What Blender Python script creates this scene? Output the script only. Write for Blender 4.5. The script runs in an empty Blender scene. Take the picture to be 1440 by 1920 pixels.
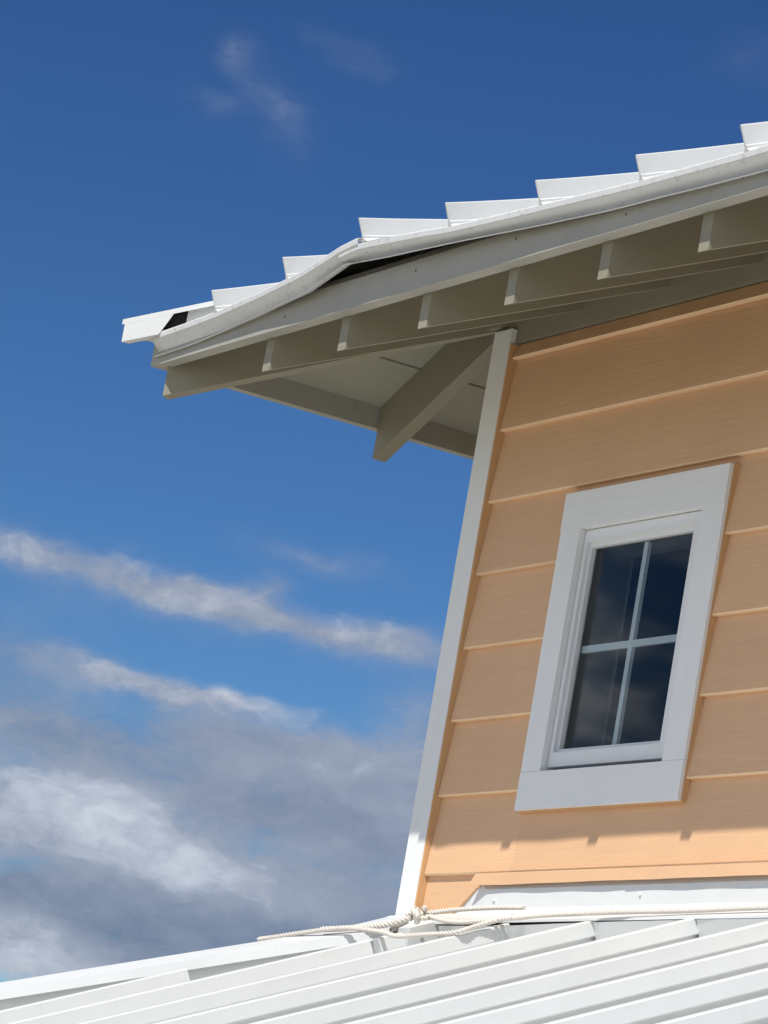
import bpy, math, random
from mathutils import Vector, Matrix, noise as mnoise
random.seed(7)
scene = bpy.context.scene
col = scene.collection

# ------------------------------------------------------------------ camera
CAM = Vector((8.8212, -4.7066, -2.3980))
FWD = Vector((-0.87438, 0.44372, 0.19671)); FWD.normalize()
yaw, pitch, roll = math.radians(63.0927), math.radians(11.3448), math.radians(9.9526)
F = Vector((-math.sin(yaw)*math.cos(pitch), math.cos(yaw)*math.cos(pitch), math.sin(pitch)))
R0 = Vector((math.cos(yaw), math.sin(yaw), 0)); U0 = R0.cross(F)
RR = math.cos(roll)*R0 + math.sin(roll)*U0
UU = -math.sin(roll)*R0 + math.cos(roll)*U0
cd = bpy.data.cameras.new("camera"); cam = bpy.data.objects.new("camera", cd); col.objects.link(cam)
M = Matrix((RR, UU, -F)).transposed().to_4x4(); M.translation = CAM
cam.matrix_world = M
cd.sensor_fit = 'HORIZONTAL'; cd.sensor_width = 36.0; cd.lens = 7912.5/1440*36.0
cd.clip_start = 0.1; cd.clip_end = 5000
scene.camera = cam

# ------------------------------------------------------------------ sky, sun, exposure
SUN = Vector((0.51, -1.0, 1.75)).normalized()
sun_el = math.asin(SUN.z); sun_az = math.atan2(SUN.x, SUN.y)
w = bpy.data.worlds.new("World"); scene.world = w; w.use_nodes = True
def build_world():
    nt = w.node_tree; N = nt.nodes; L = nt.links; N.clear()
    class S:                                   # tiny algebra on sockets
        def __init__(s, sock): s.s = sock
        def __add__(a, b): return op('ADD', a, b)
        def __sub__(a, b): return op('SUBTRACT', a, b)
        def __mul__(a, b): return op('MULTIPLY', a, b)
        def __truediv__(a, b): return op('DIVIDE', a, b)
    def op(k, *a, clamp=False):
        n = N.new('ShaderNodeMath'); n.operation = k; n.use_clamp = clamp
        for i, x in enumerate(a):
            if isinstance(x, S): L.new(x.s, n.inputs[i])
            else: n.inputs[i].default_value = x
        return S(n.outputs[0])
    def smooth(x, a, b):
        n = N.new('ShaderNodeMapRange'); n.interpolation_type = 'SMOOTHSTEP'; n.clamp = True
        L.new(x.s, n.inputs[0]); n.inputs[1].default_value = a; n.inputs[2].default_value = b
        return S(n.outputs[0])
    def vec(x, y, z=0.0):
        n = N.new('ShaderNodeCombineXYZ')
        for i, q in enumerate((x, y, z)):
            if isinstance(q, S): L.new(q.s, n.inputs[i])
            else: n.inputs[i].default_value = q
        return n.outputs[0]
    def fbm(v, scale, detail=6, rough=.55, dist=0.0):
        n = N.new('ShaderNodeTexNoise'); n.inputs['Scale'].default_value = scale; n.inputs['Detail'].default_value = detail
        n.inputs['Roughness'].default_value = rough; n.inputs['Distortion'].default_value = dist
        L.new(v, n.inputs['Vector']); return S(n.outputs[0])
    out = N.new('ShaderNodeOutputWorld'); bg = N.new('ShaderNodeBackground')
    sky = N.new('ShaderNodeTexSky'); sky.sky_type = 'NISHITA'; sky.sun_disc = False
    sky.sun_elevation = sun_el; sky.sun_rotation = sun_az
    sky.altitude = 0; sky.air_density = 1.0; sky.dust_density = 0.15; sky.ozone_density = 3.0
    # deep, saturated blue of the photograph: contrast on the sky colour
    gm = N.new('ShaderNodeGamma'); gm.inputs[1].default_value = 1.8; L.new(sky.outputs[0], gm.inputs[0])
    sc = N.new('ShaderNodeMix'); sc.data_type = 'RGBA'; sc.blend_type = 'MULTIPLY'; sc.inputs[0].default_value = 1
    sc.inputs[7].default_value = (.097, .118, .131, 1); L.new(gm.outputs[0], sc.inputs[6])
    tc = N.new('ShaderNodeTexCoord'); sp = N.new('ShaderNodeSeparateXYZ'); L.new(tc.outputs['Generated'], sp.inputs[0])
    x, y, z = S(sp.outputs[0]), S(sp.outputs[1]), S(sp.outputs[2])
    DEG = 180/math.pi
    az = op('ARCTAN2', op('MULTIPLY', x, -1.0), y)*DEG
    u = op('WRAP', op('SUBTRACT', 63.0927, az), 180.0, -180.0); v = op('ARCSINE', z)*DEG
    # soft, fibrous displacement of the cloud outlines
    base = vec(u, v*1.7)
    w1 = fbm(base, .6, 6, .58); w2 = fbm(vec(u+31.0, v*1.7+7.0), .9, 6, .58)
    uu = u + (w1-.5)*1.5; vv = v + (w2-.5)*.62
    tex = fbm(vec(uu*.9, vv*1.6), 1.0, 6, .56)       # body texture, stretched along the horizon
    fine = fbm(vec(uu*1.2+9.0, vv*2.0), 2.6, 7, .62)
    # (u, v, half length, half height, tilt, cover, light)
    clouds = [(-1.2, 6.85, 1.3, .45, -4, .80, .42), (1.0, 7.1, 1.0, .5, 0, .5, .42), (-2.3, 7.35, 1.8, .42, -3, .55, .36), (.8, 6.7, 1.0, .42, 0, .65, .40), (-4.3, 7.4, 1.2, .4, 0, .4, .40), (-4.3, 9.93, 1.9, .25, -4, .80, .62), (-2.3, 9.75, 1.4, .23, -5, .75, .60), (-.7, 9.62, 1.2, .22, -3, .68, .58), (.7, 9.58, .9, .28, -3, .66, .52), (-3.0, 9.45, 2.5, .35, -4, .20, .45),
              (-1.42, 10.03, .28, .2, 0, .5, .6), (-.75, 10.55, .9, .19, -4, .5, .6), (-3.0, 8.5, .95, .18, -3, .85, .70), (-1.8, 8.45, .85, .15, 2, .75, .70),
              (-4.9, 8.45, 1.3, .7, 0, .58, .32), (-3.6, 7.75, 1.6, .4, 0, .50, .32), (-.4, 7.85, 1.4, .42, -4, .95, .54), (.9, 7.75, 1.2, .5, 0, 1.0, .58), (1.1, 8.6, .7, .5, 0, .62, .44), (-1.6, 7.95, .9, .3, -8, .55, .34), (.2, 7.15, 1.6, .3, 0, .62, .24),
              (-4.6, 6.55, 1.0, .48, -6, 1.2, .72), (-3.0, 6.55, .9, .43, -14, 1.3, .90), (-2.1, 6.2, .9, .40, -10, 1.2, .86), (-.9, 6.05, 1.1, .33, -4, 1.1, .76), (.3, 6.1, 1.0, .35, 0, .8, .52), (-3.0, 6.0, 2.6, .4, -3, 1.0, .55),
              (-3.0, 5.45, 2.2, .27, 2, 1.5, .20), (-.8, 5.35, 1.8, .4, 2, 1.4, .20), (.7, 5.6, .9, .5, 0, 1.0, .24), (-1.0, 4.8, 2.2, .4, 0, 1.2, .16), (-3.9, 4.72, 1.0, .40, -6, 1.9, .80), (-2.9, 4.55, .6, .3, -10, 1.3, .72),
              (-3.1, 17.05, .3, .2, -50, .24, .55), (-2.65, 16.6, .75, .36, -48, .22, .55), (-2.2, 16.2, .4, .4, 0, .13, .55), (-3.4, 16.35, .45, .2, 0, .22, .6), (-1.7, 17.4, .7, .25, -15, .2, .6), (4.0, 18.2, .6, .35, 0, .15, .6)]
    cover = None; light = None; wv = vec(uu, vv)
    for (cu, cv, a, b, th, al, li) in clouds:
        mp = N.new('ShaderNodeMapping'); mp.vector_type = 'TEXTURE'; L.new(wv, mp.inputs[0])
        mp.inputs['Location'].default_value = (cu, cv, 0); mp.inputs['Rotation'].default_value = (0, 0, math.radians(th)); mp.inputs['Scale'].default_value = (a, b, 1)
        dt = N.new('ShaderNodeVectorMath'); dt.operation = 'DOT_PRODUCT'; L.new(mp.outputs[0], dt.inputs[0]); L.new(mp.outputs[0], dt.inputs[1])
        g = op('POWER', math.exp(-.9), S(dt.outputs['Value']))
        cover = g*al if cover is None else op('MULTIPLY_ADD', g, al, cover)
        light = g*(al*li) if light is None else op('MULTIPLY_ADD', g, al*li, light)
    # cloud bank carried round the unseen horizon, raised and brightened as fill light
    away = smooth(op('ABSOLUTE', u), 6.0, 11.0)
    far = fbm(vec(x*2.2, y*2.2, z*7.0), 2.4, 5, .6)
    bank = smooth(far, .40, .58)*op('SUBTRACT', 1.0, smooth(v, 14.0, 48.0))*smooth(v, -4.0, 1.0)*1.3
    rest = bank*away
    cover = cover + rest; light = light*.88 + rest*op('ADD', .80, smooth(far, .40, .62)*.6)
    avg = light/op('MAXIMUM', cover, .001)
    shape = op('MULTIPLY', tex - .5, 1.5) + (fine-.5)*.62
    dens = smooth(cover*(shape*.9+1.0), -.02, 1.2)*.95
    lum = op('ADD', avg*.85, op('MULTIPLY', shape, .34), clamp=True)
    cr = N.new('ShaderNodeValToRGB'); e = cr.color_ramp.elements
    e[0].position = 0.0; e[0].color = (.105, .145, .225, 1)
    e[1].position = 1.0; e[1].color = (.80, .825, .88, 1)
    m_ = e.new(.45); m_.color = (.245, .28, .355, 1)
    L.new(lum.s, cr.inputs[0])
    cm = N.new('ShaderNodeMix'); cm.data_type = 'RGBA'; cm.blend_type = 'MULTIPLY'; cm.inputs[0].default_value = 1
    L.new(cr.outputs[0], cm.inputs[6]); cm.inputs[7].default_value = (9, 9, 9, 1)
    mx = N.new('ShaderNodeMix'); mx.data_type = 'RGBA'; L.new(dens.s, mx.inputs[0]); L.new(sc.outputs[2], mx.inputs[6]); L.new(cm.outputs[2], mx.inputs[7])
    bg.inputs['Strength'].default_value = 0.10
    L.new(mx.outputs[2], bg.inputs[0]); L.new(bg.outputs[0], out.inputs[0])
build_world()
sd = bpy.data.lights.new("sun", 'SUN'); so = bpy.data.objects.new("sun", sd); col.objects.link(so)
sd.energy = 3.2; sd.angle = math.radians(0.42); sd.color = (1.0, 0.965, 0.91)
so.rotation_euler = (-SUN).to_track_quat('-Z', 'Y').to_euler(); so.location = SUN*30
scene.view_settings.view_transform = 'Standard'; scene.view_settings.look = 'None'
scene.view_settings.gamma = 1.0; scene.view_settings.exposure = 0.55
scene.cycles.max_bounces = 8; scene.cycles.diffuse_bounces = 3

# ------------------------------------------------------------------ materials
def nodes_of(m):
    m.use_nodes = True
    return m.node_tree.nodes, m.node_tree.links
def paint(name, c, rough=.55, grain=0.0, var=.06, dirt=0.0, dirtcol=(.25, .22, .18), gscale=(3, 60, 60), spec=.35, speck=0.0, wave=0.0):
    m = bpy.data.materials.new(name); N, L = nodes_of(m)
    b = N['Principled BSDF']; b.inputs['Roughness'].default_value = rough
    b.inputs['Specular IOR Level'].default_value = spec
    geo = N.new('ShaderNodeNewGeometry')
    n1 = N.new('ShaderNodeTexNoise'); n1.inputs['Scale'].default_value = 2.3; n1.inputs['Detail'].default_value = 6; n1.inputs['Roughness'].default_value = .6
    L.new(geo.outputs['Position'], n1.inputs['Vector'])
    r = N.new('ShaderNodeMapRange'); r.inputs[1].default_value = .3; r.inputs[2].default_value = .7
    r.inputs[3].default_value = 1-var; r.inputs[4].default_value = 1+var*.4
    L.new(n1.outputs[0], r.inputs[0])
    mul = N.new('ShaderNodeMix'); mul.data_type = 'RGBA'; mul.blend_type = 'MULTIPLY'; mul.inputs[0].default_value = 1
    mul.inputs[6].default_value = (*c, 1); L.new(r.outputs[0], mul.inputs[7])
    last = mul.outputs[2]
    if dirt > 0:
        mp = N.new('ShaderNodeMapping'); mp.inputs['Scale'].default_value = (9, 9, 3); L.new(geo.outputs['Position'], mp.inputs[0])
        n2 = N.new('ShaderNodeTexNoise'); n2.inputs['Scale'].default_value = 3; n2.inputs['Detail'].default_value = 9; n2.inputs['Roughness'].default_value = .75
        L.new(mp.outputs[0], n2.inputs['Vector'])
        r2 = N.new('ShaderNodeMapRange'); r2.inputs[1].default_value = .52; r2.inputs[2].default_value = .78; r2.inputs[4].default_value = dirt
        L.new(n2.outputs[0], r2.inputs[0])
        mx = N.new('ShaderNodeMix'); mx.data_type = 'RGBA'; mx.inputs[7].default_value = (*dirtcol, 1)
        L.new(r2.outputs[0], mx.inputs[0]); L.new(last, mx.inputs[6]); last = mx.outputs[2]
    if speck > 0:
        n4 = N.new('ShaderNodeTexNoise'); n4.inputs['Scale'].default_value = 62; n4.inputs['Detail'].default_value = 3
        L.new(geo.outputs['Position'], n4.inputs['Vector'])
        r4 = N.new('ShaderNodeMapRange'); r4.inputs[1].default_value = .62; r4.inputs[2].default_value = .69; r4.inputs[4].default_value = speck
        L.new(n4.outputs[0], r4.inputs[0])
        mx4 = N.new('ShaderNodeMix'); mx4.data_type = 'RGBA'; mx4.inputs[7].default_value = (*dirtcol, 1)
        L.new(r4.outputs[0], mx4.inputs[0]); L.new(last, mx4.inputs[6]); last = mx4.outputs[2]
    if grain > 0:
        mp = N.new('ShaderNodeMapping'); mp.inputs['Scale'].default_value = gscale; L.new(geo.outputs['Position'], mp.inputs[0])
        n3 = N.new('ShaderNodeTexNoise'); n3.inputs['Scale'].default_value = 1.6; n3.inputs['Detail'].default_value = 5; n3.inputs['Roughness'].default_value = .65; n3.inputs['Distortion'].default_value = .8
        L.new(mp.outputs[0], n3.inputs['Vector'])
        bp = N.new('ShaderNodeBump'); bp.inputs['Strength'].default_value = grain; bp.inputs['Distance'].default_value = .004
        L.new(n3.outputs[0], bp.inputs['Height']); L.new(bp.outputs[0], b.inputs['Normal'])
        r3 = N.new('ShaderNodeMapRange'); r3.inputs[1].default_value = .35; r3.inputs[2].default_value = .65; r3.inputs[3].default_value = 1-.16*grain; r3.inputs[4].default_value = 1+.05*grain
        L.new(n3.outputs[0], r3.inputs[0])
        m3 = N.new('ShaderNodeMix'); m3.data_type = 'RGBA'; m3.blend_type = 'MULTIPLY'; m3.inputs[0].default_value = 1
        L.new(last, m3.inputs[6]); L.new(r3.outputs[0], m3.inputs[7]); last = m3.outputs[2]
    oi = N.new('ShaderNodeObjectInfo')
    ro = N.new('ShaderNodeMapRange'); ro.inputs[3].default_value = 1-var*.8; ro.inputs[4].default_value = 1+var*.25; L.new(oi.outputs['Random'], ro.inputs[0])
    mo = N.new('ShaderNodeMix'); mo.data_type = 'RGBA'; mo.blend_type = 'MULTIPLY'; mo.inputs[0].default_value = 1
    L.new(last, mo.inputs[6]); L.new(ro.outputs[0], mo.inputs[7]); last = mo.outputs[2]
    if wave > 0:                          # slight oil-canning of sheet metal
        nw = N.new('ShaderNodeTexNoise'); nw.inputs['Scale'].default_value = 5.5; nw.inputs['Detail'].default_value = 2
        L.new(geo.outputs['Position'], nw.inputs['Vector'])
        bw = N.new('ShaderNodeBump'); bw.inputs['Strength'].default_value = wave; bw.inputs['Distance'].default_value = .03
        L.new(nw.outputs[0], bw.inputs['Height']); L.new(bw.outputs[0], b.inputs['Normal'])
    L.new(last, b.inputs['Base Color'])
    return m
MAT = {}
MAT['siding'] = paint('peach_siding_paint', (.775, .478, .27), .6, grain=.22, var=.06)
MAT['siding_edge_lit'] = paint('peach_lap_edge_bounce', (.90, .64, .40), .5, var=.12)
MAT['siding_smooth'] = paint('peach_metal_paint', (.79, .49, .28), .5, grain=0, var=.05, dirt=.1)
MAT['caulk'] = paint('orange_caulk', (.66, .39, .19), .5, var=.1)
MAT['trim'] = paint('white_trim_paint', (.86, .87, .855), .5, grain=.1, var=.04, gscale=(20, 40, 4))
MAT['trim_h'] = paint('white_trim_paint_horizontal_grain', (.86, .87, .855), .5, grain=.16, var=.04, gscale=(4, 40, 50))
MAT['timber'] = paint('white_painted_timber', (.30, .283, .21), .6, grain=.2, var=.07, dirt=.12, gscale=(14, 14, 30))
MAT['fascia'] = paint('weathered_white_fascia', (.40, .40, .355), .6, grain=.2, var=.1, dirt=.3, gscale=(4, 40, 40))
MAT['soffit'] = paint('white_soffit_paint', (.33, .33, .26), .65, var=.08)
MAT['metal'] = paint('white_coated_steel', (.70, .715, .70), .38, var=.03, spec=.5, dirt=.14, dirtcol=(.5, .48, .44), wave=.25)
MAT['drip'] = paint('dirty_white_steel', (.68, .69, .68), .4, var=.07, spec=.4, dirt=.45, dirtcol=(.38, .36, .31), speck=.45)
MAT['vinyl'] = paint('white_vinyl', (.80, .81, .81), .4, var=.02)
MAT['rope'] = paint('off_white_rope', (.74, .69, .62), .8, var=.15, dirt=.3, dirtcol=(.5, .42, .36))
MAT['curtain'] = paint('pale_curtain', (.42, .46, .43), .9)
MAT['dark'] = paint('dark_hollow_shade', (.03, .028, .025), .9)
MAT['wood'] = paint('bare_sheathing', (.10, .093, .08), .8, var=.2)
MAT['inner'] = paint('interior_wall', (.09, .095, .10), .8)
MAT['sand'] = paint('sandy_ground', (.33, .29, .22), .9, var=.3, dirt=.4, dirtcol=(.12, .15, .06))
def glass_mat():
    m = bpy.data.materials.new('window_glass'); N, L = nodes_of(m)
    b = N['Principled BSDF']; b.inputs['Base Color'].default_value = (.8, .88, .9, 1)
    b.inputs['Transmission Weight'].default_value = 1; b.inputs['Roughness'].default_value = 0.01; b.inputs['IOR'].default_value = 1.21
    return m
MAT['glass'] = glass_mat()

# ------------------------------------------------------------------ object helpers
WORLD = {}
def wpos(o): return WORLD.get(o.name, Vector((0, 0, 0))) if o else Vector((0, 0, 0))
def group(name, loc, parent=None):
    o = bpy.data.objects.new(name, None); col.objects.link(o); o.empty_display_size = .2
    o.parent = parent; o.location = Vector(loc) - wpos(parent); WORLD[o.name] = Vector(loc)
    return o
def mesh(name, verts, faces, mat, parent=None, smooth=False):
    vs = [Vector(v) for v in verts]
    lo = Vector([min(v[i] for v in vs) for i in range(3)]); hi = Vector([max(v[i] for v in vs) for i in range(3)])
    c = (lo+hi)/2
    me = bpy.data.meshes.new(name); me.from_pydata([v-c for v in vs], [], faces)
    me.materials.append(MAT[mat]); me.update()
    import bmesh
    bm = bmesh.new(); bm.from_mesh(me); bmesh.ops.recalc_face_normals(bm, faces=bm.faces); bm.to_mesh(me); bm.free()
    if smooth:
        for p in me.polygons: p.use_smooth = True
    o = bpy.data.objects.new(name, me); col.objects.link(o)
    o.parent = parent; o.location = c - wpos(parent); WORLD[o.name] = c
    return o
def prism(name, poly, a, b, fn, mat, parent=None):
    """poly: list of 2-D points; extruded from a to b; fn(p, t) -> world point"""
    n = len(poly)
    v = [fn(p, a) for p in poly] + [fn(p, b) for p in poly]
    f = [tuple(range(n)), tuple(range(2*n-1, n-1, -1))] + [(i, (i+1) % n, n+(i+1) % n, n+i) for i in range(n)]
    return mesh(name, v, f, mat, parent)
def box(name, x0, x1, y0, y1, z0, z1, mat, parent=None):
    return prism(name, [(x0, y0), (x1, y0), (x1, y1), (x0, y1)], z0, z1, lambda p, t: (p[0], p[1], t), mat, parent)
def sweep(name, rings, mat, parent=None, closed=True, caps=True, smooth=False):
    n = len(rings[0]); v = [p for r in rings for p in r]; f = []
    for i in range(len(rings)-1):
        for j in range(n if closed else n-1):
            f.append((i*n+j, i*n+(j+1) % n, (i+1)*n+(j+1) % n, (i+1)*n+j))
    if caps and closed:
        f.append(tuple(range(n))); f.append(tuple(range(len(rings)*n-1, (len(rings)-1)*n-1, -1)))
    return mesh(name, v, f, mat, parent, smooth)
def interp(x, tab):
    if x <= tab[0][0]: return tab[0][1]
    for (a, fa), (b, fb) in zip(tab, tab[1:]):
        if x <= b: return fa + (fb-fa)*(x-a)/(b-a)
    return tab[-1][1]
def tag(o, label, cat=None, grp=None, kind=None):
    o['label'] = label
    if cat: o['category'] = cat
    if grp: o['group'] = grp
    if kind: o['kind'] = kind

# ------------------------------------------------------------------ dimensions
CW = 3.0                     # side of the square upper storey
C = 0.18                     # siding exposure
Z0 = 0.0192                  # a lap line
MU = 0.434                   # upper roof pitch
ML = 0.42                    # lower roof pitch
ZB = 0.102                   # rafter underside at the wall
OV = 0.626                   # overhang to the face of the fascia
ZT = -1.352                  # lower seam tops at the wall
ZP = ZT - 0.052              # lower roof pans at the wall
HK = 0.36                    # where the lower hip meets the wall line
GROUND = -6.0
EAVE = 1.35

# ------------------------------------------------------------------ ground
gs = []
def ground():
    s = 2500
    o = mesh('ground', [(-s, -s, GROUND), (s, -s, GROUND), (s, s, GROUND), (-s, s, GROUND)], [(0, 1, 2, 3)], 'sand')
    o['kind'] = 'structure'; o['label'] = 'sandy ground around the house'
ground()

# ------------------------------------------------------------------ house
house = group('house', (1.5, 1.5, GROUND))
tag(house, 'peach lap-sided house with white standing seam metal roofs and a small upper storey', 'house')

def side(s):
    """map (u along wall, w outwards, z) to the world for side 0 front, 1 right, 2 back, 3 left"""
    if s == 0: return lambda u, w, z: (u, -w, z)
    if s == 1: return lambda u, w, z: (CW+w, u, z)
    if s == 2: return lambda u, w, z: (CW-u, CW+w, z)
    return lambda u, w, z: (-w, CW-u, z)

WIN = [(.474, 1.168), (CW-1.168, CW-.474)]
WZ0, WZ1 = -1.110, -.362
PW = .074                    # corner board width
SIDE_NAMES = ['front', 'right', 'back', 'left']

def lap(parent, T, u0, u1, zb, zt, mat='siding', slope=None):
    """one lap board; zt is where it tucks under the next one"""
    top = zt + .018
    poly = [(0, zb+.0035), (-.0025, zb), (-.0142, zb), (-.0175, top), (-.0155, top)]
    random.seed(int((slope[0] if slope else zb)*1000)); dz = random.uniform(-.0012, .0012); dw = random.uniform(-.0008, .0008)
    if slope:                            # cut from the full board
        a, b = slope[0], slope[1]+.018
        fr = lambda z: -.0155*(z-a)/(b-a)
        bk = lambda z: -.0142 - .0033*(z-a)/(b-a)
        if zt == slope[1]: poly = [(fr(zb), zb), (bk(zb), zb), (-.0175, top), (-.0155, top)]
        else: poly = [(0, zb+.0035), (-.0025, zb), (-.0142, zb), (bk(zt+.018), zt+.018), (fr(zt+.018), zt+.018)]
    o = prism('siding_board', [(p[0]+dw, p[1]+dz) for p in poly], u0, u1, lambda p, t: T(t, p[0], p[1]), mat, parent)
    if len(poly) == 5:                   # light bounced from below, painted in as a paler drip edge
        o.data.materials.append(MAT['siding_edge_lit']); o.data.polygons[2].material_index = 1; o.data.polygons[3].material_index = 1
    return o

def wall(s, windows):
    T = side(s)
    wl = None
    spans = [(-.0, CW)]
    # sheathing in pieces round the openings
    v = []; f = []
    def slab(u0, u1, z0, z1):
        b = len(v)
        for w_ in (-.0185, -.10):
            for (u, z) in ((u0, z0), (u1, z0), (u1, z1), (u0, z1)): v.append(T(u, w_, z))
        f.extend([(b, b+1, b+2, b+3), (b+7, b+6, b+5, b+4), (b, b+4, b+5, b+1), (b+1, b+5, b+6, b+2), (b+2, b+6, b+7, b+3), (b+3, b+7, b+4, b)])
    zlo, zhi = -2.0, .30
    ua = .02
    for (a, b) in windows:
        slab(ua, a+.07, zlo, zhi); slab(a+.07, b-.07, zlo, WZ0+.07); slab(a+.07, b-.07, WZ1-.07, zhi); ua = b-.07
    slab(ua, CW-.02, zlo, zhi)
    wl = mesh('wall', v, f, 'inner', house)
    wl['label'] = SIDE_NAMES[s] + ' wall of the upper storey in peach lap siding'
    x0, x1 = PW+.0062, CW-PW-.0062
    zend = .057
    for k in range(-1, 10):
        zb = Z0 - k*C; zt = zb + C
        if k == -1: continue
        if k == 0: zt = zend - .016
        if k == 7: zb = -1.252
        if k == 8: zt = -1.252
        segs = [(x0, x1)]
        for (a, b) in windows:
            if zb < WZ1 and zb + C > WZ0:
                ns = []
                for (p, q) in segs:
                    if q <= a or p >= b: ns.append((p, q)); continue
                    ns.append((p, a+.012)); ns.append((b-.012, q))
                segs = ns
        if k >= 8 and s == 0:
            continue
        for (p, q) in segs:
            lap(wl, T, p, q, zb, zt)
        for (a, b) in windows:           # notched pieces over and under the window
            if zb < WZ1 < zt: lap(wl, T, a+.0125, b-.0125, WZ1-.01, zt, slope=(zb, zt))
            if zb < WZ0 < zt: lap(wl, T, a+.0125, b-.0125, zb, WZ0-.008, slope=(zb, zt))
    # frieze board above the siding
    fz = prism('frieze_board', [(-.004, .062), (-.0182, .062), (-.0182, .26), (-.004, .26)], 0.0, CW, lambda p, t: T(t, p[0], p[1]), 'timber', wl)
    # corner boards
    e_ = .010 if s in (0, 2) else 0.0
    for (a, b) in ((-e_, PW), (CW-PW, CW+e_)):
        f_ = .010 if s in (0, 2) else .0098
        prism('corner_board', [(a, f_), (b, f_), (b, -.018), (a, -.018)], -1.62, .095, lambda p, t: T(p[0], p[1], t), 'trim', wl)
    for sg, x_ in ((1, PW), (-1, CW-PW)):
        prism('caulk_bead', [(x_, .0085), (x_+sg*.0025, .007), (x_+sg*.006, -.016), (x_, -.016)], -1.395, .057, lambda p, t: T(p[0], p[1], t), 'caulk', wl)
    return wl
wf = wall(0, WIN); wall(1, []); wall(2, []); wall(3, [])

# lowest front board, cut on the slant beside the flashing, then the strip above the flashing
def wedge_board():
    T = side(0)
    zb = Z0 - 8*C
    pts = [(PW+.007, -1.40), (.140, -1.40), (.232, -1.343), (.322, -1.283), (CW-PW-.007, -1.283), (CW-PW-.007, -1.235), (PW+.007, -1.235)]
    prism('siding_board', pts, -.006, -.0165, lambda p, t: T(p[0], t - (p[1]+1.44)*.03 if t > -.01 else t, p[1]), 'siding', wf)
wedge_board()

# ------------------------------------------------------------------ windows
def window(a, b, label):
    T0 = side(0); T = lambda u, w_, z: T0(u, w_-.012, z)
    win = group('window', (.5*(a+b), 0, .5*(WZ0+WZ1)), house); win['label'] = label
    cw = .086
    ia, ib = a+cw, b-cw-.004           # opening
    it, ibm = WZ1-.090, WZ0+.088
    def bd(name, poly, w0, w1, mat, par=win):
        return prism(name, poly, w0, w1, lambda p, t: T(p[0], t, p[1]), mat, par)
    bd('casing_board', [(a, it), (b, it), (b, WZ1), (a, WZ1)], -.013, .0235, 'trim_h')           # head
    bd('casing_board', [(a, WZ0), (b, WZ0), (b, ibm), (a, ibm)], -.013, .0225, 'trim_h')         # sill piece
    bd('casing_board', [(a, ibm+.0006), (ia, ibm+.0006), (ia, it-.0006), (a, it-.0006)], -.013, .0218, 'trim')
    bd('casing_board', [(ib, ibm+.0006), (b, ibm+.0006), (b, it-.0006), (ib, it-.0006)], -.013, .0218, 'trim')
    # caulk lines beside the casing
    bd('caulk_bead', [(a-.004, WZ1), (b+.004, WZ1), (b+.003, WZ1+.004), (a-.003, WZ1+.004)], -.001, .010, 'caulk')
    bd('caulk_bead', [(b, WZ0), (b+.003, WZ0), (b+.003, WZ1), (b, WZ1)], -.001, .014, 'caulk')
    bd('caulk_bead', [(a-.002, WZ0-.003), (b+.003, WZ0-.003), (b+.003, WZ0), (a-.002, WZ0)], -.001, .013, 'caulk')
    # vinyl frame: ring with a step
    def ring(name, o, i, w0, w1, mat, par):
        v = []; 
        for w_ in (w0, w1):
            for r in (o, i):
                x0, x1, z0, z1 = r
                v += [T(x0, w_, z0), T(x1, w_, z0), T(x1, w_, z1), T(x0, w_, z1)]
        f = []
        for j in range(4):
            k = (j+1) % 4
            f += [(j, k, 4+k, 4+j), (8+j, 12+j, 12+k, 8+k), (j, 8+j, 8+k, k), (4+j, 4+k, 12+k, 12+j)]
        return mesh(name, v, f, mat, par)
    o1 = (ia+.003, ib-.003, ibm+.012, it-.002); i1 = (ia+.018, ib-.046, ibm+.046, it-.030)
    fr = ring('window_frame', o1, i1, -.0195, .006, 'vinyl', win)
    i2 = (i1[0]+.007, i1[1]-.007, i1[2]+.009, i1[3]-.012)
    sash = ring('sash', (i1[0]-.002, i1[1]+.002, i1[2]-.002, i1[3]+.002), i2, -.0195, -.004, 'vinyl', win)
    gx0, gx1, gz0, gz1 = i2
    mx = .5*(gx0+gx1)+.001; mz = .5*(gz0+gz1)
    bd('glass_pane', [(gx0-.004, gz0-.004), (gx1+.004, gz0-.004), (gx1+.004, gz1+.004), (gx0-.004, gz1+.004)], -.018, -.014, 'glass')
    mx -= .010; hw = .0085                  # bars set between the panes
    bd('muntin', [(mx-hw, gz0), (mx+hw, gz0), (mx+hw, gz1), (mx-hw, gz1)], -.031, -.022, 'vinyl')
    bd('muntin', [(gx0, mz-.008), (mx-hw-.0002, mz-.008), (mx-hw-.0002, mz+.008), (gx0, mz+.008)], -.030, -.0225, 'vinyl')
    bd('muntin', [(mx+hw+.0002, mz-.008), (gx1, mz-.008), (gx1, mz+.008), (mx+hw+.0002, mz+.008)], -.030, -.0225, 'vinyl')
    # curtain drawn to the left inside the room
    n = 40; xs = [ia-.215 + .225*i/n for i in range(n+1)]
    cr_ = [[T(x_, -.135 - .010*math.sin(i*1.1) - .006*math.sin(i*.43), z_) for z_ in (ibm-.05, it+.03)] for i, x_ in enumerate(xs)]
    sweep('curtain', cr_, 'curtain', win, closed=False, caps=False, smooth=True)
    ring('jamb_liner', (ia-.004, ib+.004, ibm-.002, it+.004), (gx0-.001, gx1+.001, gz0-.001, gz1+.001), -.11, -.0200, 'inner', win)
window(*WIN[0], 'white framed four-pane window beside the corner')
window(*WIN[1], 'white framed four-pane window farther along the front wall')
# a back wall panel and floor so that the room behind the glass is closed
floor = box('attic_floor', .1, CW-.1, .1, CW-.1, -1.62, -1.56, 'inner', house)

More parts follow.
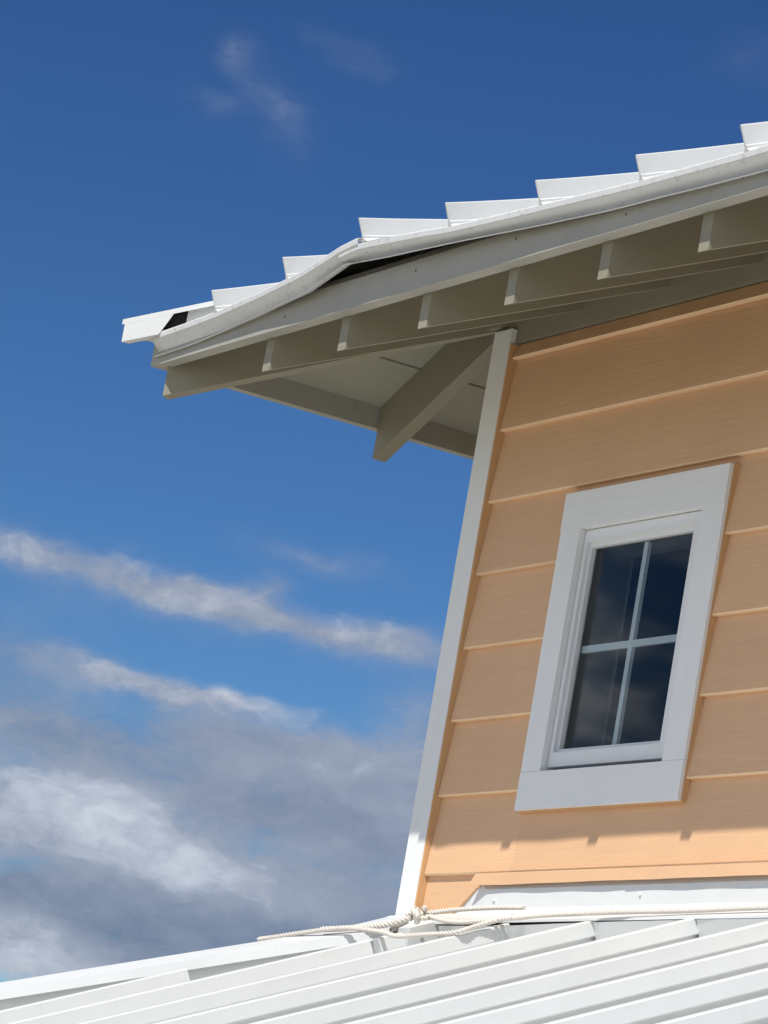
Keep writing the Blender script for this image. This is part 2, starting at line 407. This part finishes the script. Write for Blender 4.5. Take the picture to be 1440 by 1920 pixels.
# ------------------------------------------------------------------ upper roof
uroof = group('upper_roof', (1.5, 1.5, .5), house)
uroof['label'] = 'white standing seam hip roof with open rafter tails and a lifted eave edge'
RW = .0386; YT = .591; DZ = .138
def zdeck(d): return ZB + DZ + MU*d         # deck underside, d = distance inside the wall line (negative outside)
# rafters
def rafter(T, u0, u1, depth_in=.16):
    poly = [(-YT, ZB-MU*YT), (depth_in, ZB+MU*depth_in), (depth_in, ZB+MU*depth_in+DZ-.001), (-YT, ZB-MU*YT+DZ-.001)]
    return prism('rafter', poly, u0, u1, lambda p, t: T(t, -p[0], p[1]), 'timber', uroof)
xr = -.0082
k = 0
while xr + .3826*k < CW + .06:
    x1 = xr + .3826*k
    rafter(side(0), x1-RW, x1); k += 1
for k in range(9):
    y0 = .0105 + .3826*k
    if y0 > CW: break
    rafter(side(3), CW-y0-RW, CW-y0)
    rafter(side(1), y0, y0+RW); rafter(side(2), y0, y0+RW)
# hip rafters
def hip_rafter(cx, cy, sx, sy):
    e = Vector((sx, sy, 0)).normalized(); p = Vector((-e.y, e.x, 0))*(RW/2)
    zt_ = ZB + .002
    def pt(t, top, s_):
        base = Vector((cx, cy, 0)) + Vector((sx, sy, 0))*t
        z = zt_ - MU*t + (DZ-.004 if top else 0)
        q = base + p*s_; return (q.x, q.y, z)
    v = [pt(t, top, s_) for t in (-.2, .588) for top in (0, 1) for s_ in (-1, 1)]
    f = [(0, 1, 3, 2), (4, 6, 7, 5), (0, 4, 5, 1), (2, 3, 7, 6), (0, 2, 6, 4), (1, 5, 7, 3)]
    mesh('hip_rafter', v, f, 'timber', uroof)
for (cx, cy, sx, sy) in ((0, 0, -1, -1), (CW, 0, 1, -1), (0, CW, -1, 1), (CW, CW, 1, 1)): hip_rafter(cx, cy, sx, sy)
# deck boards (soffit seen from below), per side, mitred on the hips
def deck_strip(s, d0, d1, top=.017):
    T = side(s)
    g = 0.0
    pts = []
    for (d, zz) in ((d0, 0), (d1, 0), (d1, top), (d0, top)):
        pts.append((d, zdeck(d)+zz))
    def ext(d): return (d + .0, CW - d)
    v = []
    for (d, z) in pts: v.append(T(d+.001, -d, z))
    for (d, z) in pts: v.append(T(CW-d-.001, -d, z))
    f = [(0, 1, 2, 3), (7, 6, 5, 4), (0, 4, 5, 1), (1, 5, 6, 2), (2, 6, 7, 3), (3, 7, 4, 0)]
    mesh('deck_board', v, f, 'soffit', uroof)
for s in range(4):
    a = -.592
    for b in (-.416, -.12, .18, .55, 1.0, 1.49):
        deck_strip(s, a, b-.0005); a = b + (.007 if b < -.4 else .003)
# fascia boards
FB, FT = -.075, -.005
def fascia(s):
    T = side(s)
    i = OV-.033
    v = [T(-OV, OV, FB), T(-i, i, FB), T(-i, i, FT), T(-OV, OV, FT), T(CW+OV, OV, FB), T(CW+i, i, FB), T(CW+i, i, FT), T(CW+OV, OV, FT)]
    f = [(0, 1, 2, 3), (7, 6, 5, 4), (0, 4, 5, 1), (1, 5, 6, 2), (2, 6, 7, 3), (3, 7, 4, 0)]
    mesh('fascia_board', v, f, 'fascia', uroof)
    # thin dark edge of the underlay on top of the fascia
    i2 = OV-.02; o2 = OV+.004
    v = [T(-o2, o2, FT+.0005), T(-i2, i2, FT+.0005), T(-i2, i2, FT+.009), T(-o2, o2, FT+.009), T(CW+o2, o2, FT+.0005), T(CW+i2, i2, FT+.0005), T(CW+i2, i2, FT+.009), T(CW+o2, o2, FT+.009)]
    mesh('underlay_strip', v, f, 'wood', uroof)
for s in range(4): fascia(s)

# lifted edge of the front eave: height and outward push along x
LIFT = [(-.66, 0), (-.5, .003), (-.23, .009), (.164, .028), (.40, .044), (.535, .0545), (.58, .053), (.956, .027), (1.33, .017), (1.72, .006), (2.1, .001), (4, 0)]
PUSH = [(-.66, 0), (-.42, 0), (0, .010), (.25, .022), (.46, .038), (.72, .034), (1.2, .020), (1.55, .012), (2.18, .006), (4, .006)]
HEM = [(-.66, -.059), (-.42, -.054), (0, -.033), (.25, -.021), (.47, .012), (.50, .009), (.72, -.001), (1.2, -.021), (1.55, -.037), (2.18, -.048), (4, -.05)]
YE = .650
ZE = -.008
def lift(x, d, s):
    """extra height of the metal at distance d in from its edge"""
    if s != 0: return 0
    return interp(x, LIFT)*max(0.0, 1-d/.42)
def push(x, d, s):
    if s != 0: return 0
    return interp(x, PUSH)*max(0.0, 1-d/.42)
def metal(s, u, d):
    """point on the pan of side s: u along, d in from the eave edge (plan), plus the unit normal"""
    T = side(s)
    z = ZE + MU*d + lift(u, d, s)
    return Vector(T(u, YE - d + push(u, d, s), z))
DS = [0, .03, .07, .12, .18, .26, .38, .6, 1.0]
nrm = 1/math.sqrt(1+MU*MU)
SEAM_U = [-.231, .164, .567, .956, 1.329, 1.719, 2.099, 2.49, 2.88, 3.25]
def dmax(u): return max(0.0, min(u, CW-u) + YE)
def panel(s, ua, ub):
    n = 5
    us = [ua+(ub-ua)*i/n for i in range(n+1)]
    rows = []
    for u in us:
        dm = dmax(u)
        ds = [d for d in DS if d < dm-.02] + [dm]
        while len(ds) < len(DS)+1: ds.append(dm)
        rows.append([metal(s, u, d) for d in ds])
    m_ = len(rows[0]); v = [p for r in rows for p in r]; f = []
    for i in range(n):
        for j in range(m_-1):
            q = (i*m_+j, (i+1)*m_+j, (i+1)*m_+j+1, i*m_+j+1)
            pts = [v[t] for t in q]
            uniq = []
            for t in q:
                if all((v[t]-v[w_]).length > 1e-5 for w_ in uniq): uniq.append(t)
            if len(uniq) >= 3: f.append(tuple(uniq))
    mesh('roof_panel', v, f, 'metal', uroof)
def seam(s, u, d0=0.0):
    dm = dmax(u) - .10
    if dm < .05: return
    T = side(s); o = Vector(T(0, 1, 0)) - Vector(T(0, 0, 0)); al = Vector(T(1, 0, 0)) - Vector(T(0, 0, 0))
    N = (o*MU*nrm + Vector((0, 0, nrm)))
    prof = [(.013, 0), (.004, .007), (.0045, .012), (.0022, .014), (.0026, .050), (.0015, .052), (-.0015, .052), (-.0026, .050), (-.0022, .014), (-.004, .007), (-.010, 0)]
    rings = []
    ds = [d for d in DS if d0 <= d < dm-.02] + [dm]
    tw = random.uniform(-.05, .05)
    for d in ds:
        b = metal(s, u, d)
        fl = math.exp(-d/.10)
        rings.append([b + al*(px + fl*ph*tw) + N*(ph*(1+.06*fl)) for (px, ph) in prof])
    sweep('roof_seam', rings, 'metal', uroof)
for s in range(4):
    us = [-.655] + SEAM_U + [3.655]
    if s: us = [-.655] + [CW-u for u in reversed(SEAM_U)] + [3.655]
    for a, b in zip(us, us[1:]): panel(s, a, b)
    for u in us[1:-1]: seam(s, u)
# drip edge: sheet with a rolled nose and a hemmed foot
def drip(s, u0=-.592, u1=CW+.592, part=0):
    T = side(s)
    us = [u0+(u1-u0)*i/120 for i in range(121)]
    rings = []
    for u in us:
        e = metal(s, u, 0); L_ = interp(u, LIFT) if s == 0 else 0; P_ = interp(u, PUSH) if s == 0 else 0
        e0 = YE + P_; z0 = ZE + L_
        j1 = mnoise.noise(Vector((u*2.2, s, 0)))*.0016 + mnoise.noise(Vector((u*7, s, 3)))*.0006
        if s != 0: e0 = .632
        if part == 1: z0 += .006*max(0, (u-.25)/.27); e0 += .004*max(0, (u-.25)/.27)      # tip of the left length lifted over the next
        if part == 2: z0 -= .007*max(0, 1-(u-.40)/.45)
        zh = (interp(u, HEM) if s == 0 else -.056) + .002*j1/.0016
        n0 = .008; f0 = (.619 if s == 0 else .618) + P_    # foot set in under the rolled nose
        zm = min(z0-.020, zh+.012)
        pr = [(e0-.030, z0+.016), (e0-.012, z0+.0085), (e0-.001, z0+.0045), (e0+.001, z0+.001), (e0-.0005, z0-.010), (e0-.002, z0-.0125),
              (f0, zh+.0085), (f0+.0165, zh+.001), (f0+.015, zh-.001), (f0-.0015, zh+.0065),
              (e0-.0035, z0-.013), (e0-.002, z0-.0102), (e0-.0006, z0), (e0-.0025, z0+.003), (e0-.030, z0+.0145)]
        rings.append([T(u, w_+j1, z_) for (w_, z_) in pr])
    sweep('drip_edge', rings, 'drip', uroof)
drip(0, -.592, .545, 1); drip(0, .455, CW+.592, 2)
for s in range(1, 4): drip(s, -.45, CW+.45)
# hip caps with a raised end at the eave corner
def hip_cap(cx, cy, sx, sy, first):
    """runs from beyond the corner of the eave up to the apex"""
    B = Vector((cx, cy, 0)); E = Vector((sx, sy, 0))
    def P(t, q, h):      # t out along the diagonal (plan units per axis), q sideways (per axis, + towards the front/right), h above the pans
        z = ZE + MU*(YE - t) + h - MU*abs(q)
        b = B + E*t + Vector((-sx, sy, 0))*q
        return (b.x, b.y, z)
    d = .05
    t0, t1 = .672, -CW/2
    w_ = []
    for t in (t0, t1):
        w_ += [P(t, d+.004, .060), P(t, 0, .064), P(t, -d-.004, .060), P(t, -d-.004, .047), P(t, -d-.0015, .047), P(t, -d-.0015, .0585), P(t, 0, .062), P(t, d+.0015, .0585), P(t, d+.0015, .047), P(t, d+.004, .047)]
    f = [(i, (i+1) % 10, 10+(i+1) % 10, 10+i) for i in range(10)] + [tuple(range(10)), tuple(range(19, 9, -1))]
    cap = mesh('hip_cap', w_, f, 'metal', uroof)
    # short skirt left at the eave, cut on the slant, and the closure behind it
    for sg in (1, -1):
        q = sg*(d+.004); q2 = sg*(d+.002)
        ta, tb, tc = .667, .600, .580
        v = [P(ta, q, .002), P(tb, q, .002), P(tc, q, .0468), P(ta, q, .0468), P(ta, q2, .002), P(tb, q2, .002), P(tc, q2, .0468), P(ta, q2, .0468)]
        if sg > 0: mesh('hip_cap_skirt', v, [(0, 1, 2, 3), (7, 6, 5, 4), (0, 4, 5, 1), (1, 5, 6, 2), (2, 6, 7, 3), (3, 7, 4, 0)], 'metal', uroof)
        q = sg*(d-.012); q2 = sg*(d-.016); ta, tb = .560, -CW/2+.1
        v = [P(ta, q, -.004), P(tb, q, -.004), P(tb, q, .058), P(ta, q, .058), P(ta, q2, -.004), P(tb, q2, -.004), P(tb, q2, .058), P(ta, q2, .058)]
        mesh('hip_closure', v, [(0, 1, 2, 3), (7, 6, 5, 4), (0, 4, 5, 1), (1, 5, 6, 2), (2, 6, 7, 3), (3, 7, 4, 0)], 'metal', uroof)
    v = [P(t, q, h) for t in (.625, -CW/2+.1) for (q, h) in ((-.03, 0), (.03, 0), (.03, .045), (0, .052), (-.03, .045))]
    mesh('hip_hollow_block', v, [(0, 1, 2, 3, 4), (9, 8, 7, 6, 5)] + [(i, (i+1) % 5, 5+(i+1) % 5, 5+i) for i in range(5)], 'dark', uroof)  # near-black block added under the cap, painting in the shade of its hollow
    # turned-in foot of the skirt
    v = [P(.667, d+.004, .0018), P(.600, d+.004, .0018), P(.600, d-.03, -.004), P(.667, d-.03, -.004), P(.667, d+.004, .0003), P(.600, d+.004, .0003), P(.600, d-.03, -.0055), P(.667, d-.03, -.0055)]
    mesh('hip_cap_foot', v, [(0, 1, 2, 3), (7, 6, 5, 4), (0, 4, 5, 1), (1, 5, 6, 2), (2, 6, 7, 3), (3, 7, 4, 0)], 'metal', uroof)
hip_cap(0, 0, -1, -1, True); hip_cap(CW, 0, 1, -1, False); hip_cap(0, CW, -1, 1, False); hip_cap(CW, CW, 1, 1, False)

# ------------------------------------------------------------------ lower roof
lroof = group('lower_roof', (1.5, 1.5, -2.2), house)
lroof['label'] = 'white standing seam lower roof below the upper storey'
nl = 1/math.sqrt(1+ML*ML)
# four slopes: 0 front, 3 left etc.; plan square from -HW to CW+HW, slopes meet on hips shifted by HK
def lside(s):
    """u along, d = distance out from the wall line (positive outwards), height h above the pan"""
    off = 0 if s in (0, 2) else HK
    def fn(u, d, h=0):
        z = ZP - ML*(d + off) + h*nl
        dd = d + h*ML*nl
        if s == 0: return Vector((u, -dd, z))
        if s == 3: return Vector((-dd, u, z))
        if s == 1: return Vector((CW+dd, u, z))
        return Vector((u, CW+dd, z))
    return fn
def bounds(s, u):
    """smallest distance out at which slope s exists for this u (hip or wall)"""
    if s in (0, 2):
        c = u if u < CW/2 else CW-u      # hip: x = HK + y  ->  d = HK - x
        return max(0.0, HK - c)
    c = u if u < CW/2 else CW-u          # left slope: y beyond the hip line; d = -x, hip x = HK + y
    return -c - HK if c < 0 else 0.0
LSEAM = [-2.3, -1.96, -1.62, -1.28, -.94, -.60, .067, .378, .705, 1.038, 1.434, 1.791, 2.122, 2.465, 2.802, 3.14, 3.48, 3.82, 4.16, 4.5, 4.84, 5.18]
def lpanel(s, ua, ub):
    F_ = lside(s); n = 4
    us = sorted(set([ua+(ub-ua)*i/n for i in range(n+1)] + ([HK] if ua < HK < ub and s in (0, 2) else [])))
    v = []; f = []
    for u in us:
        b0 = bounds(s, u); b1 = EAVE - (0 if s in (0, 2) else HK)
        if b0 > b1: b0 = b1
        for i in range(2): v.append(F_(u, b0 + (b1-b0)*i))
    for i in range(len(us)-1):
        q = [2*i, 2*i+1, 2*i+3, 2*i+2]
        uq = []
        for t in q:
            if all((v[t]-v[x]).length > 1e-5 for x in uq): uq.append(t)
        if len(uq) > 2: f.append(tuple(uq))
    if f: mesh('roof_panel', v, f, 'metal', lroof)
LPROF = [(.002, 0), (.002, .021), (.016, .0185), (.0165, .021), (.0125, .050), (.010, .052), (-.010, .052), (-.0125, .050), (-.015, .0185), (-.002, .021), (-.002, 0)]
def lseam(s, u, d0, d1):
    if d1 - d0 < .03: return None
    F_ = lside(s)
    al = Vector((1, 0, 0)) if s in (0, 2) else Vector((0, 1, 0))
    rings = []
    n = 6
    tw = random.uniform(-.02, .02)
    for i in range(n+1):
        d = d0 + (d1-d0)*i/n
        ww = mnoise.noise(Vector((u*3, d*1.7, s)))*.002
        rings.append([F_(u, d, h) + al*(px+ww+tw*h) for (px, h) in LPROF])
    return sweep('roof_seam', rings, 'metal', lroof)
ends = {.067: .545, .378: .255,   .705: .104, 1.038: .082, 1.434: .074, 1.791: .076, 2.122: .078}
for s in range(4):
    lim = EAVE - (0 if s in (0, 2) else HK)
    lo, hi = -EAVE+HK, CW+EAVE-HK
    if s in (1, 3): lo, hi = -EAVE, CW+EAVE
    us = [lo] + [u for u in LSEAM if lo+.05 < u < hi-.05] + [hi]
    for a, b in zip(us, us[1:]): lpanel(s, a, b)
    for u in us[1:-1]:
        e = bounds(s, u) + (.17 if bounds(s, u) > 0 or -.1 < u < HK+.15 else .078)
        if s == 0 and u in ends: e = ends[u] - (.012 if u > .5 else 0)
        lseam(s, u, e, lim)
# spliced seam ends near the corner
lseam(0, .378, .175, .235)
def clip(u, d, l):
    F_ = lside(0)
    rings = [[F_(u, dd, h) + Vector((px, 0, 0)) for (px, h) in ((.012, .004), (.014, .05), (-.01, .05), (-.01, .004))] for dd in (d, d+l)]
    sweep('seam_clip', rings, 'metal', lroof)
clip(.705, .100, .008)
# closures between seams under the apron (front) and under the hip cap
def closure_front():
    F_ = lside(0)
    us = [u for u in LSEAM if .3 < u < CW-.3]
    for a, b in zip(us, us[1:]):
        da, db = ends.get(a, .078), ends.get(b, .078)
        if a < .5: da = .092
        p = [F_(a+.0125, da, .0), F_(b-.004, db, .0), F_(b-.004, db, .049), F_(a+.017, da, .049)]
        q = [Vector(x) + Vector((0, .004, 0)) for x in p]
        mesh('seam_closure', p+q, [(0, 1, 2, 3), (7, 6, 5, 4), (0, 4, 5, 1), (1, 5, 6, 2), (2, 6, 7, 3), (3, 7, 4, 0)], 'metal', lroof)
closure_front()
def lower_hip(fx, fy):
    """hip from the wall line to the eave corner; fx, fy mirror it to the other corners"""
    def mir(x, y, z): return (x if fx > 0 else CW-x, y if fy > 0 else CW-y, z)
    def P(t, q, h):      # t = distance out from the wall line in y; q sideways (front side positive), h above pans
        x = HK - t + q; y = -t - q
        return mir(x, y, ZP + ML*y + (ML*2*q if q < 0 else 0) + h)
    q = .085; t0, t1 = .115, EAVE+.01
    w_ = []
    for t in (t0, t1):
        w_ += [P(t, q, .068), P(t, .012, .076), P(t, -.012, .076), P(t, -q, .068), P(t, -q, .044), P(t, -q+.003, .044), P(t, -q+.003, .066), P(t, 0, .072), P(t, q-.003, .066), P(t, q-.003, .046), P(t, q, .044)]
    n = 11
    f = [(i, (i+1) % n, n+(i+1) % n, n+i) for i in range(n)] + [tuple(range(n)), tuple(range(2*n-1, n-1, -1))]
    mesh('hip_cap', w_, f, 'metal', lroof)
    for sg in (1, -1):
        qa, qb = sg*(q-.018), sg*(q-.022)
        v = [P(t0, qa, -.003), P(t1, qa, -.003), P(t1, qa, .06), P(t0, qa, .06), P(t0, qb, -.003), P(t1, qb, -.003), P(t1, qb, .06), P(t0, qb, .06)]
        mesh('hip_closure', v, [(0, 1, 2, 3), (7, 6, 5, 4), (0, 4, 5, 1), (1, 5, 6, 2), (2, 6, 7, 3), (3, 7, 4, 0)], 'metal', lroof)
for fx in (1, -1):
    for fy in (1, -1): lower_hip(fx, fy)
# wall flashing: upstand behind the siding, sloping apron on the seams
def apron():
    us = [.115+2.685*i/40 for i in range(41)]
    rings = []
    for u in us:
        j = mnoise.noise(Vector((u*4, 0, 1)))*.002
        up = interp(u, [(.115, -.0172), (.30, -.0172), (.37, -.002)]) + j*.6
        pr = [(-.0172, -1.262), (up-.001, -1.290), (up, -1.335), (up+.006, -1.3425), (.075+j, -1.3745), (.094+j, -1.383), (.0945+j, -1.389), (.0925+j, -1.389), (.0925+j, -1.3845), (.074+j, -1.3765), (up+.005, -1.3445), (up-.001, -1.336), (up-.002, -1.290), (-.0178, -1.262)]
        rings.append([(u, -w_+.0, z_) for (w_, z_) in pr])
    mesh_ = sweep('apron_flashing', rings, 'metal', lroof)
apron()
# sheet folded round the foot of the corner board
def corner_flashing():
    pr = [(.0175, -1.350), (.022, -1.352), (.030, -1.357), (.155, -1.4105), (.158, -1.50), (.0175, -1.50)]
    for fx in (0, 1):
        rings = [[(CW-u if fx else u, -w_, z_) for (w_, z_) in pr] for u in (-.02, .05, .15, .30, .345)]
        sweep('corner_flashing', rings, 'metal', lroof)
corner_flashing()
def counter(u0, u1, first, dw):
    T = side(0); rings = []
    n = 16
    for i in range(n+1):
        u = u0 + (u1-u0)*i/n
        j = mnoise.noise(Vector((u*5, 2, 0)))*.0022
        sh = .022 if (first and i == 0) else 0
        pr = [(.0008, -1.2522), (.0075+dw+j, -1.2545), (.0085+dw+j*2, -1.2815+j*.6), (.0075+dw+j*2, -1.2817+j*.6), (.0065+dw+j, -1.2555), (.0008, -1.2535)]
        rings.append([T(u - sh*(1 if z_ < -1.27 else 0), w_, z_) for (w_, z_) in pr])
    sweep('counter_flashing', rings, 'siding_smooth', lroof)
counter(.340, 1.012, True, 0); counter(1.000, CW-.1, False, .0025)
# lower eave fascia and the walls of the storey below
lo, hi = -EAVE+HK, CW+EAVE-HK
zf_ = ZP - ML*EAVE
for (x0, x1, y0, y1) in ((lo, hi, -EAVE+.02, -EAVE+.06), (lo, hi, CW+EAVE-.06, CW+EAVE-.02), (lo+.02, lo+.06, -EAVE+.0605, CW+EAVE-.0605), (hi-.06, hi-.02, -EAVE+.0605, CW+EAVE-.0605)):
    box('fascia_board', x0, x1, y0, y1, zf_-.16, zf_-.012, 'fascia', lroof)
ins = .45
box('lower_storey_wall', lo+ins, hi-ins, -EAVE+ins, CW+EAVE-ins, GROUND, zf_+.05, 'siding', house)

# ------------------------------------------------------------------ rope
def rope_curve(pts, n):
    out = []
    P = [Vector(p) for p in pts]; P = [P[0]*2-P[1]] + P + [P[-1]*2-P[-2]]
    for i in range(1, len(P)-2):
        for j in range(n):
            t = j/n; a, b, c, d = P[i-1], P[i], P[i+1], P[i+2]
            out.append(.5*((2*b) + (c-a)*t + (2*a-5*b+4*c-d)*t*t + (3*b-a-3*c+d)*t**3))
    out.append(P[-2]); return out
def rope_geo(pts, r, pitch=.030, phase=0.0):
    """three strands laid round each other"""
    path = rope_curve(pts, 40)
    # resample evenly
    res = [path[0]]; acc = 0; step = .0035
    for a, b in zip(path, path[1:]):
        seg = (b-a).length; d = step-acc
        while d <= seg:
            res.append(a.lerp(b, d/seg)); d += step
        acc = seg-(d-step)
    V = []; Fc = []; up = Vector((0, 0, 1))
    for st in range(3):
        base = len(V); m_ = 7; s_ = 0
        for i, p in enumerate(res):
            t = (res[min(i+1, len(res)-1)] - res[max(i-1, 0)]).normalized()
            a = up.cross(t).normalized(); b = t.cross(a)
            ang = 2*math.pi*(i*step/pitch) + st*2*math.pi/3 + phase
            c = p + (a*math.cos(ang) + b*math.sin(ang))*r*.5
            for q in range(m_):
                x = 2*math.pi*q/m_
                V.append(c + (a*math.cos(x) + b*math.sin(x))*r*.56)
        for i in range(len(res)-1):
            for q in range(m_):
                Fc.append((base+i*m_+q, base+i*m_+(q+1) % m_, base+(i+1)*m_+(q+1) % m_, base+(i+1)*m_+q))
        e = base+(len(res)-1)*m_
        Fc.append(tuple(base+q for q in range(m_))); Fc.append(tuple(e+q for q in reversed(range(m_))))
    return V, Fc
def H(x, y, h=0.0): return (x, y, ZT + ML*y + h)     # height over the plane of the seam tops
rope = group('rope', H(.5, -.2, 0))
tag(rope, 'off-white twisted rope knotted at the corner and laid along the wall flashing', 'rope')
def strand(name, pts, r=.0058, phase=0.0):
    V, Fc = rope_geo(pts, r, phase=phase)
    return mesh(name, V, Fc, 'rope', rope, smooth=True)
strand('rope_length', [(2.9, -.078, -1.365), (2.3, -.080, -1.366), (1.9, -.078, -1.365), (1.632, -.076, -1.364), (1.39, -.086, -1.369), (1.14, -.100, -1.372), (.90, -.130, -1.382), (.76, -.140, -1.390), (.60, -.130, -1.388), (.46, -.135, -1.387), (.40, -.150, -1.385)])
strand('rope_length', [H(-.052, -.333, .022), H(.02, -.330, .026), H(.102, -.309, .03), H(.254, -.279, .034), H(.391, -.255, .02), H(.503, -.270, .012), H(.616, -.258, .012), H(.715, -.240, .012), H(.72, -.19, .016), H(.74, -.145, .02), H(.80, -.13, .02)], phase=1)
strand('rope_length', [H(.40, -.14, .03), H(.52, -.16, .022), H(.64, -.165, .02), H(.78, -.14, .022)], phase=2)
strand('rope_length', [H(.36, -.15, .036), H(.48, -.125, .04), H(.62, -.11, .04), H(.74, -.095, .036)], phase=.5)
# knot
kn = Vector((.395, -.168, -1.382)); kp = []
for i in range(60):
    a = i/59*2*math.pi*2.0
    kp.append(kn + Vector((math.cos(a*1.5)*.019 + .006*math.sin(a), math.sin(a)*.014, math.cos(a)*.013 + .005*math.sin(a*1.5))))
strand('knot', kp[::3], r=.0062)
strand('rope_end', [kn, kn+Vector((.02, -.015, .002)), kn+Vector((.05, -.024, -.012))], r=.006)
strand('rope_length', [kn+Vector((-.01, -.01, -.01)), kn+Vector((-.05, -.05, -.034)), H(.24, -.26, .03), H(.17, -.29, .034)], r=.007)

# ------------------------------------------------------------------ fixings
def stud(name, c, n, r, h, mat, parent, k=6):
    n = Vector(n).normalized(); a = n.orthogonal().normalized(); b = n.cross(a); c = Vector(c)
    ring = lambda r_, h_: [c + n*h_ + (a*math.cos(2*math.pi*i/k) + b*math.sin(2*math.pi*i/k))*r_ for i in range(k)]
    sweep(name, [ring(r, -.002), ring(r, h*.6), ring(r*.6, h)], mat, parent)
for x_, z_ in ((-.30, -.030), (.10, -.048), (.73, -.030), (1.17, -.026), (1.62, -.045), (2.05, -.04)):
    stud('nail', (x_, -OV, z_), (0, -1, 0), .0035, .001, 'wood', uroof)
for x_ in (.43, 1.06):
    stud('screw', (x_, .002, -1.312+.006*math.sin(x_*9)), (0, -1, 0), .0048, .004, 'metal', lroof)
for x_ in (.62, .90, 1.22, 1.55, 1.9):
    stud('screw', (x_, -.052, -1.3635), (0, -.42, .9), .0048, .0045, 'metal', lroof)
